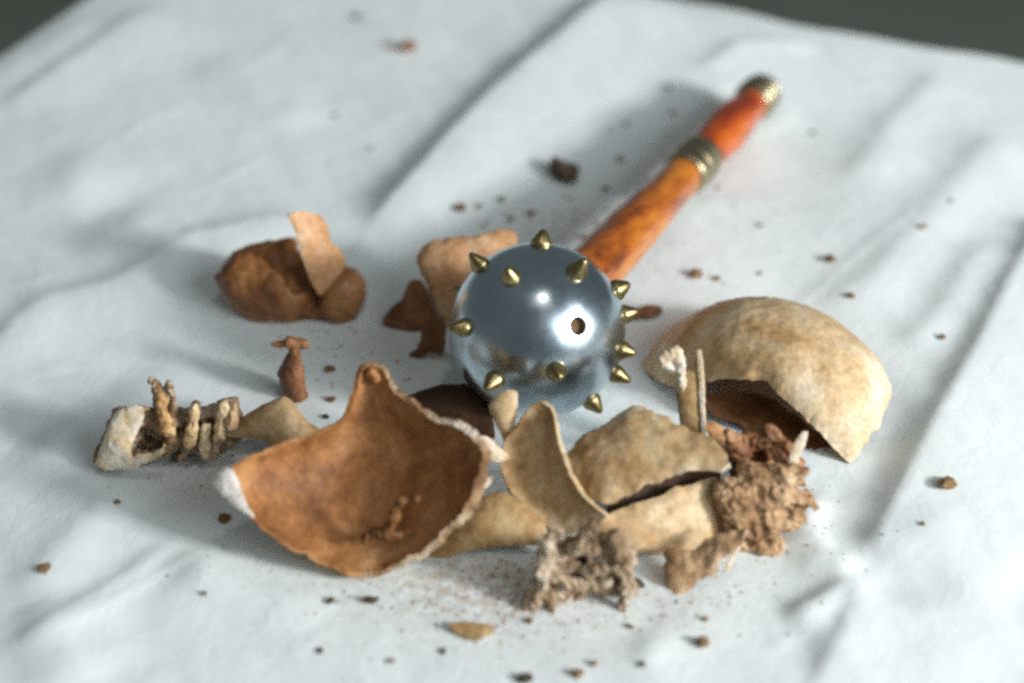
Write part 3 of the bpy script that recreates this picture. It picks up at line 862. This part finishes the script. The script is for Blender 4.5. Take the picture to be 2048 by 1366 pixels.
shell('narrow_brown_shard', 'narrow brown shard under the peach shard, close to the steel ball',
      rimpx([(816, 710), (835, 695), (842, 665), (850, 640), (885, 635), (892, 670), (886, 708), (860, 705), (840, 716)], at(850, 712, 0.15), nF2),
      nF2, 0.2, 0.16, [M['bone_brown'], M['bone_dark'], M['bone_brown']], step=0.12, seed=12)

# G  domed piece on the right, hollow side down
front = [(1284, 730, 0.1), (1318, 762, 0.5), (1360, 778, 1.0), (1410, 760, 1.9), (1475, 757, 2.5), (1535, 764, 2.7), (1556, 786, 2.5), (1600, 826, 1.95), (1645, 872, 1.15), (1678, 905, 0.5), (1700, 926, 0.08)]
right = [(1722, 898, 0.3), (1752, 862, 0.7), (1776, 812, 1.2), (1782, 772, 1.5), (1765, 735, 1.5)]
back = [(1715, 700, 0.8), (1630, 655, 0.2), (1530, 635, 0.1), (1420, 636, 0.1), (1330, 664, 0.1)]
nG = V3((0.10, -0.22, 1.0))
shell('domed_skull_shard', 'large cream and tan domed skull piece lying hollow side down, right of the steel ball',
      [at(*p) for p in front + right + back], nG, 2.95, 0.28, [M['bone_dome'], M['bone_orange'], M['bone_edge']], parts=True, power=0.85, jag=0.12, rough=0.07, seed=13)

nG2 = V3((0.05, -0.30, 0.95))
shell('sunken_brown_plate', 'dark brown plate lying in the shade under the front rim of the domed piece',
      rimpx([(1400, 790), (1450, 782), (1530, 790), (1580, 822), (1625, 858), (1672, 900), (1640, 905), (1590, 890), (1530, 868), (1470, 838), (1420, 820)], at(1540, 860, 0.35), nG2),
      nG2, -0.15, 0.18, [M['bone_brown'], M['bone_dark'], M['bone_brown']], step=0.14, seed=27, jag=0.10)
# H  upright knobbed blade in front of the dome
nH = V3((-0.15, -0.95, 0.25))
YH = Yg(880)
blade = shell('hooked_bone_blade', 'thin upright blade of bone with a pale knob, in front of the domed piece',
      rimpx([(1350, 745), (1382, 738), (1390, 722), (1394, 703), (1404, 703), (1409, 760), (1412, 874), (1392, 882), (1364, 864), (1354, 805)], on_y(1380, 870, Yg(925)), nH),
      nH, 0.16, 0.13, [M['bone_tan'], M['bone_tan'], M['bone_cream']], step=0.10, seed=14, jag=0.05)
shell('pale_ridge', None, rimpx([(1394, 704), (1404, 702), (1408, 760), (1412, 872), (1404, 872), (1399, 800)], on_y(1380, 870, Yg(925)) + nH.normalized() * 0.16, nH),
      nH, 0.03, 0.10, [M['bone_white'], M['bone_tan'], M['bone_white']], parent=blade, step=0.07, jag=0.03, seed=34)
YK = Yg(925)
lump('pale_knob', None, [bar(on_y(1328, 716, YK), .28, on_y(1352, 704, YK), .27), bar(on_y(1352, 704, YK), .24, on_y(1364, 735, YK), .20), bar(on_y(1330, 722, YK), .26, on_y(1345, 738, YK), .2), bar(on_y(1360, 735, YK), .2, on_y(1362, 775, YK), .18)],
     M['bone_white'], voxel=0.05, amp=0.08, freq=1.8, seed=33, parent=blade)

# I  leaf-like piece in the middle
nI = V3((-0.42, -0.72, 0.55))
aI = at(1130, 1062, 1.0)
shell('saddle_shaped_shard', 'olive saddle-shaped shard with a raised curling edge, below the steel ball',
      rimpx([(1050, 832), (1060, 812), (1080, 806), (1100, 815), (1112, 850, .15), (1120, 900, .2), (1138, 945, .2), (1165, 992, .2), (1195, 1020, .15), (1215, 1034), (1180, 1056), (1130, 1068), (1085, 1048), (1045, 1010), (1014, 968), (1000, 925), (1008, 885), (1032, 858)], aI, nI),
      nI, -0.55, 0.17, [M['bone_olive'], M['bone_tan'], M['bone_cream']], step=0.12, seed=15, jag=0.07, power=0.8, rough=0.06)
nI2 = V3((-0.2, -0.9, 0.35))
shell('tooth_shaped_chip', 'pale tooth-shaped chip standing against the front of the steel ball',
      rimpx([(978, 812), (992, 790), (1014, 779), (1034, 784), (1036, 815), (1030, 848), (1036, 885), (1015, 895), (998, 860), (986, 836)], on_y(1010, 860, Yg(985)), nI2),
      nI2, 0.18, 0.22, [M['bone_cream'], M['bone_tan'], M['bone_white']], step=0.1, seed=16, jag=0.04)
nI3 = V3((-0.1, -0.5, 0.86))
shell('low_tan_shard', 'low tan shard lying between the largest shard and the saddle-shaped shard',
      rimpx([(858, 1112), (880, 1080), (925, 1030), (968, 990), (1010, 985), (1050, 1005), (1090, 1050), (1095, 1092), (1050, 1090), (990, 1094), (930, 1104), (890, 1116)], at(980, 1098, 0.35), nI3),
      nI3, 0.55, 0.22, [M['bone_tan'], M['bone_dark'], M['bone_brown']], step=0.13, seed=17)

# J  roof-like plate and the block under it
nJ = V3((-0.24, -0.42, 0.88))
aJ = at(1300, 985, 2.35)
shell('roof_shaped_shard', 'mottled olive plate resting like a roof on the pale block, right of centre',
      rimpx([(1122, 922), (1150, 888), (1200, 850), (1245, 822), (1274, 808), (1310, 826), (1365, 850), (1420, 876), (1448, 902), (1460, 928, .1), (1440, 940, .1), (1390, 942, .05), (1340, 955), (1290, 972), (1245, 1000), (1215, 1008), (1175, 992), (1140, 960)], aJ, nJ),
      nJ, 0.55, 0.30, [M['bone_olive'], M['bone_dark'], M['bone_white']], parts=True, seed=18, jag=0.13, power=0.8, rough=0.09)
nJ2 = V3((0.30, -0.84, 0.45))
block = shell('pale_bone_block', 'thick cream block of bone under the roof-shaped plate',
      rimpx([(1195, 1040), (1225, 1024), (1290, 1000), (1350, 978), (1400, 962), (1436, 955), (1450, 972), (1454, 1010), (1452, 1055), (1434, 1088), (1390, 1102), (1345, 1122), (1300, 1110), (1250, 1104), (1212, 1076)], on_y(1330, 1110, Yg(1112) + 0.15), nJ2),
      nJ2, 0.60, 0.60, [M['bone_dome'], M['bone_brown'], M['bone_tan']], parts=True, seed=19, jag=0.10, rough=0.10)

shell('gap_shade_plate', None, rimpx([(1205, 1040), (1230, 996), (1300, 966), (1370, 940), (1436, 925), (1440, 985), (1400, 1010), (1320, 1040), (1250, 1060)], on_y(1330, 1110, Yg(1112) + 0.15) - nJ2.normalized() * 0.75, nJ2),
      nJ2, 0.1, 0.15, [M['bone_dark'], M['bone_dark'], M['bone_dark']], parent=block, step=0.14, seed=51)  # added dark plate standing in for the shade under the roof plate's edge
# L  spongy piece in front
YL = Yg(1215)
def pL(x, y, d=0.0): return on_y(x, y, YL + d)
lump('spongy_bone', 'spongy grey-brown bone with dark hollows standing on stubs, front centre',
     [bar(pL(1095, 1085, .3), .30, pL(1085, 1160, .2), .26), bar(pL(1085, 1160, .2), .28, pL(1068, 1215, -.1), .22), bar(pL(1080, 1080, .3), .20, pL(1120, 1072, .2), .18),
      bar(pL(1120, 1100, .8), .40, pL(1235, 1100, .8), .45), bar(pL(1190, 1050, .6), .20, pL(1185, 1085, .5), .28), bar(pL(1165, 1060, .6), .16, pL(1172, 1085, .5), .2),
      bar(pL(1150, 1095, .3), .22, pL(1195, 1098, .25), .22), bar(pL(1230, 1080, .3), .34, pL(1250, 1110, .3), .36), bar(pL(1195, 1140, .2), .22, pL(1240, 1130, .2), .3),
      bar(pL(1110, 1150, .2), .24, pL(1150, 1172, .1), .20), bar(pL(1150, 1172, .1), .20, pL(1215, 1165, .1), .2), bar(pL(1245, 1110, .3), .28, pL(1255, 1170, .1), .22),
      bar(pL(1255, 1170, .1), .26, pL(1238, 1248, -.35), .19), bar(pL(1090, 1180, .1), .2, pL(1100, 1215, -.1), .12), bar(pL(1100, 1165, .7), .4, pL(1230, 1160, .8), .4), bar(pL(1262, 1175, .2), .18, pL(1270, 1182, .2), .13),
      bar(pL(1070, 1170, .3), .26, pL(1052, 1228, -.1), .20), bar(pL(1100, 1190, 0), .2, pL(1108, 1226, -.25), .15), bar(pL(1236, 1245, -.2), .12, pL(1215, 1250, -.2), .09), bar(pL(1105, 1115, 1.0), .55, pL(1240, 1112, 1.0), .6), bar(pL(1095, 1170, .7), .5, pL(1235, 1165, .8), .48), bar(pL(1060, 1195, .5), .3, pL(1160, 1205, .5), .32), bar(pL(1180, 1125, .75), .5), bar(pL(1120, 1195, .6), .3, pL(1170, 1215, .5), .25)],
     M['bone_sponge'], voxel=0.042, amp=0.12, freq=1.15, ridged=True, seed=9, fat=1.02,
     holes=[bar(pL(1162, 1120, -.5), .34, pL(1164, 1118, .75), .28), bar(pL(1128, 1152, -.3), .15, pL(1170, 1162, -.3), .15), bar(pL(1128, 1150, .3), .14, pL(1170, 1160, .3), .14), bar(pL(1222, 1152, -.4), .13, pL(1222, 1150, .4), .12), bar(pL(1118, 1112, -.3), .12, pL(1118, 1112, .3), .1)])

# M  rugged lumps on the right
YM = Yg(1090)
def pM(x, y, d=0.0): return on_y(x, y, YM + d)
lump('rugged_bone_knob', 'rugged sandy-brown knobbly bone right of the pale block',
     [bar(pM(1462, 985, .6), .55, pM(1480, 1045, .2), .62), bar(pM(1480, 1000, .5), .6, pM(1560, 1000, .6), .62), bar(pM(1500, 1050, .1), .5, pM(1530, 1095, -.2), .30), bar(pM(1560, 985, .6), .5, pM(1612, 1000, .6), .40),
      bar(pM(1612, 1000, .6), .38, pM(1628, 1008, .5), .22), bar(pM(1585, 1030, .3), .30, pM(1575, 1045, .2), .2), bar(pM(1535, 1060, 0), .36, pM(1545, 1100, -.3), .16), bar(pM(1500, 960, .8), .45, pM(1540, 955, .9), .4), bar(pM(1470, 1075, 0), .4, pM(1500, 1090, 0), .3), bar(pM(1570, 950, .8), .36, pM(1604, 945, .8), .20), bar(pM(1600, 1030, .4), .3, pM(1580, 1050, .3), .2), bar(pM(1540, 1030, .3), .5, pM(1580, 1050, .2), .3), bar(pM(1500, 1080, 0), .36, pM(1555, 1085, -.1), .22), bar(pM(1500, 940, 1.0), .5, pM(1580, 950, 1.0), .45)],
     M['bone_lump'], voxel=0.045, amp=0.17, freq=0.85, ridged=True, seed=12, fat=1.0, holes=[bar(pM(1592, 1012, -.4), .2, pM(1590, 1010, .3), .16)])
YM2 = Yg(1010)
def pM2(x, y, d=0.0): return on_y(x, y, YM2 + d)
lump('reddish_hollow_bone', 'reddish-brown hollow bone with a pale spur, beneath the domed piece',
     [bar(pM2(1474, 900, .2), .46, pM2(1492, 955, .1), .44), bar(pM2(1478, 892, .4), .40, pM2(1540, 872, .6), .44), bar(pM2(1540, 872, .6), .46, pM2(1590, 925, .2), .40), bar(pM2(1500, 955, .1), .36, pM2(1575, 950, .1), .42), bar(pM2(1500, 920, .9), .5, pM2(1570, 915, .9), .55),
      bar(pM2(1550, 915, .1), .40, pM2(1580, 940, 0), .36), bar(pM2(1590, 955, .1), .3, pM2(1604, 965, .1), .18), bar(pM2(1470, 880, .3), .2, pM2(1458, 868, .3), .12)],
     M['bone_rust'], voxel=0.05, amp=0.14, freq=0.9, ridged=True, seed=14, holes=[bar(pM2(1508, 918, -.8), .22, pM2(1510, 914, .4), .20)])
nS = V3((0.1, -0.95, 0.25))
shell('forked_white_splinter', 'pale forked splinter standing on the reddish hollow bone',
      rimpx([(1584, 950), (1578, 920), (1586, 890), (1604, 866), (1616, 864), (1610, 892), (1598, 915), (1598, 945)], on_y(1592, 950, YM2 - .5), nS), nS, 0.06, 0.12,
      [M['bone_white'], M['bone_tan'], M['bone_edge']], step=0.08, seed=20, jag=0.04)
# N  low brown flake
nN = V3((-0.3, -0.6, 0.75))
shell('low_brown_flake', 'low brown flake with frayed pale edges in front of the pale block',
      rimpx([(1330, 1100), (1380, 1096), (1440, 1066), (1490, 1056), (1480, 1090), (1446, 1118), (1428, 1148), (1396, 1158), (1378, 1184), (1348, 1194), (1334, 1160)], at(1370, 1180, 0.15), nN),
      nN, 0.10, 0.20, [M['bone_lump'], M['bone_dark'], M['bone_sponge']], step=0.09, seed=21, jag=0.15, rough=0.16)
shell('frayed_bone_sliver', 'curved frayed sliver at the right tip of the low brown flake',
      rimpx([(1448, 1140), (1456, 1115), (1472, 1090), (1484, 1082), (1480, 1098), (1466, 1122), (1456, 1144)], at(1462, 1140, 0.5), nS), nS, 0.04, 0.09,
      [M['bone_white'], M['bone_tan'], M['bone_edge']], step=0.07, seed=22, jag=0.03)
# O  dark piece in the shade of the ball
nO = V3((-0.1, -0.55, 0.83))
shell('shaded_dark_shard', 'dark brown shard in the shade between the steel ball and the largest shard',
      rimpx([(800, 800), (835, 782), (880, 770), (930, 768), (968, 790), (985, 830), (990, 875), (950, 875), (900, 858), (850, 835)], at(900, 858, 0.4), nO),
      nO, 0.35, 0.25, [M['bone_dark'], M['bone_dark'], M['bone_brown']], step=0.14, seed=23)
# red chip right of the ball
nR = V3((0.0, -0.5, 0.87))
shell('red_bone_chip', 'small rust-red chip just right of the steel ball, by the domed piece',
      rimpx([(1245, 640), (1262, 622), (1290, 610), (1318, 612), (1326, 624), (1305, 636), (1275, 640)], at(1290, 636, 0.15), nR), nR, 0.12, 0.12,
      [M['bone_rust'], M['bone_rust'], M['bone_rust']], step=0.09, seed=24)
# pinkish rubble behind the roof plate
shell('pink_bone_flake', 'small pinkish flake between the roof-shaped plate and the reddish hollow bone',
      rimpx([(1404, 850), (1425, 842), (1446, 856), (1466, 876), (1474, 905), (1456, 915), (1430, 890)], at(1440, 915, 1.0), nR), nR, 0.15, 0.14,
      [M['bone_peach'], M['bone_brown'], M['bone_edge']], step=0.1, seed=25)
# flake lying in front
nFl = V3((0.0, -0.25, 0.97))
shell('flat_front_flake', 'flat brown and grey flake lying in front of the spongy bone',
      rimpx([(898, 1248), (930, 1243), (965, 1246), (990, 1252), (982, 1266), (952, 1284), (930, 1272), (910, 1262)], at(945, 1268, 0.18), nFl), nFl, 0.08, 0.12,
      [M['bone_tan'], M['bone_dark'], M['bone_white']], step=0.09, seed=26, jag=0.06)

# ------------------------------------------------------------------ crumbs
def crumb_mesh(seed, mat):
    bm = bmesh.new()
    bmesh.ops.create_icosphere(bm, subdivisions=2, radius=1.0)
    so = Vector((seed * 4.1, seed * 1.3, seed * 7.7))
    for v in bm.verts:
        c = v.co.normalized()
        r = 1 + 0.55 * noise.noise(c * 1.3 + so) + 0.35 * noise.noise(c * 3.1 + so)
        v.co = Vector((c.x * r, c.y * r * 0.8, c.z * r * 0.62))
    zm = min(v.co.z for v in bm.verts)
    for v in bm.verts: v.co.z -= zm + 0.08
    me = bpy.data.meshes.new('crumb')
    bm.to_mesh(me); bm.free()
    me.materials.append(mat)
    return me
CR = {k: [crumb_mesh(i + j * 10, M['crumb_' + k]) for i in range(4)] for j, k in enumerate(('tan', 'dark', 'rust'))}
def crumb(px, py, rpx, k, label, group=None, name='bone_crumb', flat=1.0):
    p = at(px, py, 0); 
    for _ in range(3): p = at(px, py, hz(p.x, p.y))
    dist = (p - CAM).length
    r = 0.74 * rpx * dist / FPX
    o = bpy.data.objects.new(name, random.choice(CR[k])); COL.objects.link(o)
    o.location = (p + Vector((0, 0, -0.02 * r))) * CM
    s = r * CM
    o.scale = (s * random.uniform(0.75, 1.35), s * random.uniform(0.8, 1.35), s * flat * random.uniform(0.75, 1.1))
    o.rotation_euler = (0, 0, random.uniform(0, 6.28))
    return tag(o, label, 'crumb', group)
crumb(1125, 356, 40, 'dark', 'dark rounded lump lying left of the mace handle in its shadow', name='dark_lump', flat=1.35)
crumb(1336, 177, 10, 'dark', 'tiny dark crumb at the tip of the handle end shadow')
crumb(716, 38, 11, 'dark', 'dark crumb nearest the top edge, left of the long crease')
crumb(1895, 973, 20, 'tan', 'chunky grey-tan crumb alone on the sheet at far right', flat=1.2)
crumb(1405, 1290, 22, 'tan', 'blocky brown crumb lying alone in front of the low brown flake', flat=1.2)
crumb(1155, 1350, 20, 'tan', 'brown crumb at the bottom edge below the spongy bone')
crumb(1188, 1330, 11, 'tan', 'small tan crumb beside the brown crumb at the bottom edge')
crumb(1050, 1362, 18, 'dark', 'dark crumb cut off by the bottom edge of the picture')
crumb(90, 1138, 17, 'tan', 'flat tan crumb alone on the sheet at far left', flat=0.5)
crumb(742, 1205, 15, 'dark', 'dark crumb just below the tip of the largest shard')
crumb(662, 1205, 11, 'dark', 'small dark crumb left of the tip of the largest shard')
crumb(1392, 552, 20, 'tan', 'pale tan crumb beside the lower end of the mace handle', flat=0.8)
crumb(1660, 522, 13, 'rust', 'orange-brown crumb behind the domed piece')
crumb(1702, 594, 11, 'rust', 'brown crumb close behind the right slope of the domed piece')
crumb(448, 1040, 17, 'rust', 'dark red crumb under the left tip of the largest shard')
crumb(660, 742, 14, 'rust', 'red-brown crumb right of the peg-shaped bone')
crumb(922, 420, 16, 'rust', 'red-brown crumb farthest left of those behind the ball')
crumb(1002, 402, 11, 'dark', 'dark crumb behind the ball, between two smaller ones', flat=1.0)
crumb(958, 414, 9, 'dark', 'small dark crumb right of the red-brown one behind the ball')
crumb(1275, 1172, 15, 'dark', 'dark rounded crumb touching the right of the spongy bone', flat=1.2)
crumb(887, 1304, 9, 'dark', 'small dark crumb below the flat front flake')
# crumb with a stalk, upper left
c0 = at(806, 98, 0); z0 = hz(c0.x, c0.y); Y0 = at(806, 100, z0).y
lump('stalked_crumb', 'orange crumb with a thin stalk at upper left, far behind everything else',
     [bar(on_y(805, 98, Y0), .24, on_y(820, 88, Y0), .30), bar(on_y(826, 92, Y0), .2, on_y(824, 102, Y0), .16), bar(on_y(800, 100, Y0), .12, at(758, 88, z0 + .08), .05)],
     M['crumb_rust'], cat='crumb', voxel=0.05, amp=0.05, seed=31)
for (x, y, r, k, lab) in [
    (1253, 250, 8, 'rust', 'rust-coloured speck near the middle of the handle shadow'), (1345, 229, 8, 'tan', 'tan speck in the shadow beside the red upper grip'),
    (1240, 321, 9, 'tan', 'tan speck in the handle shadow right of the dark rounded lump'), (1211, 380, 9, 'rust', 'rusty speck between the dark rounded lump and the lower grip'),
    (672, 233, 8, 'tan', 'tan speck left of the long crease, high on the left of the sheet'), (742, 299, 6, 'rust', 'tiny rusty speck left of the long crease near its middle'),
    (1520, 453, 8, 'dark', 'dark speck on the bright sheet right of the lower grip'), (1845, 455, 10, 'tan', 'tan crumb on the sheet at upper right, beyond the domed piece'),
    (1902, 403, 7, 'tan', 'tan speck farthest right at the top right of the sheet'), (1627, 268, 7, 'dark', 'dark speck right of the red upper grip'),
    (1436, 376, 7, 'tan', 'pale speck just right of the middle brass collar'), (1520, 548, 7, 'tan', 'pale speck directly behind the top of the domed piece'),
    (1435, 560, 9, 'tan', 'tan speck right of the pale tan crumb by the handle'), (1885, 677, 8, 'tan', 'tan speck right of the domed piece beside the right crease'),
    (1845, 1049, 8, 'rust', 'rusty speck below the chunky grey-tan crumb at far right'), (1410, 1240, 9, 'tan', 'tan speck right behind the blocky brown crumb'),
    (642, 1303, 9, 'dark', 'dark speck on the sheet at bottom, below the largest shard'), (785, 1325, 8, 'tan', 'tan speck near the bottom edge, right of a dark speck'),
    (236, 1006, 8, 'tan', 'tan speck on the sheet below the jaw bone'), (662, 802, 10, 'rust', 'rusty speck between the peg and the point of the largest shard'),
    (652, 836, 9, 'dark', 'dark speck at the upper left edge of the largest shard'), (1062, 428, 10, 'rust', 'rusty crumb right behind the top stud of the ball'),
    (1168, 478, 10, 'rust', 'rusty crumb between the ball and the lower end of the handle'), (1022, 440, 8, 'rust', 'rusty speck behind the tip of the peach shard'),
    (1285, 1330, 8, 'dark', 'dark speck near the bottom edge, left of the blocky crumb'), (410, 1190, 7, 'tan', 'tan speck in the fold left of the tip of the largest shard'),
    (1060, 1245, 10, 'tan', 'tan crumb at the left foot of the spongy bone'), (1260, 1255, 9, 'rust', 'rusty crumb at the right foot of the spongy bone')]:
    crumb(x, y, r, k, lab)

# fine debris: too many and too small to count
def debris():
    rng = random.Random(5)
    spots = []
    for cx, cy, sx, sy, n_, rmin, rmax in [(930, 1165, 70, 38, 50, 1.5, 4.0), (1030, 1180, 45, 40, 45, 2.0, 5.0), (1120, 1240, 110, 25, 40, 1.5, 4), (960, 1262, 60, 18, 25, 1.5, 4), (1120, 445, 110, 40, 45, 2, 5),
                                           (1480, 460, 180, 90, 40, 1.5, 3.5), (800, 1290, 160, 50, 30, 1.5, 3.5), (1250, 300, 90, 80, 20, 1.5, 3.5), (1450, 1180, 90, 40, 20, 1.5, 3.5), (740, 760, 90, 60, 25, 1.5, 4), (1320, 1200, 160, 40, 45, 1.5, 4), (780, 1190, 120, 30, 30, 1.5, 3.5), (400, 950, 90, 30, 25, 1.5, 3.5), (620, 690, 90, 30, 20, 1.5, 3.5), (1600, 1060, 80, 50, 25, 1.5, 3.5), (500, 1150, 120, 50, 14, 1.5, 3)]:
        for _ in range(int(n_ * 1.7)):
            spots.append((rng.gauss(cx, sx), rng.gauss(cy, sy), rmin + (rmax - rmin) * rng.random() ** 2))
    P = [at(x, y, 0) for x, y, _ in spots]
    H = cloth_height(np.array([p.x for p in P]), np.array([p.y for p in P]))
    v, f, mi = [], [], []
    for (x, y, r), p, h in zip(spots, P, H):
        rr = r * (p - CAM).length / FPX
        c = Vector((p.x, p.y, h + 0.3 * rr))
        o = len(v)
        for d in ((1, 0, 0), (0, 1, 0), (-1, 0, 0), (0, -1, 0), (0, 0, 1), (0, 0, -1)):
            q = Vector(d) * rr * rng.uniform(0.6, 1.4); q.z *= 0.6
            v.append(c + Matrix.Rotation(rng.uniform(-.5, .5), 3, 'Z') @ q)
        m = rng.choice((0, 0, 0, 2))
        for a, b in ((0, 1), (1, 2), (2, 3), (3, 0)):
            f.append((o + a, o + b, o + 4)); f.append((o + b, o + a, o + 5)); mi += [m, m]
    o = mesh_obj('bone_dust', v, f, [M['crumb_tan'], M['crumb_rust'], M['crumb_dark']], None, None, mi, smooth=False)
    tag(o, 'fine brown bone dust and grit scattered over the sheet', 'dust', kind='stuff')
debris()
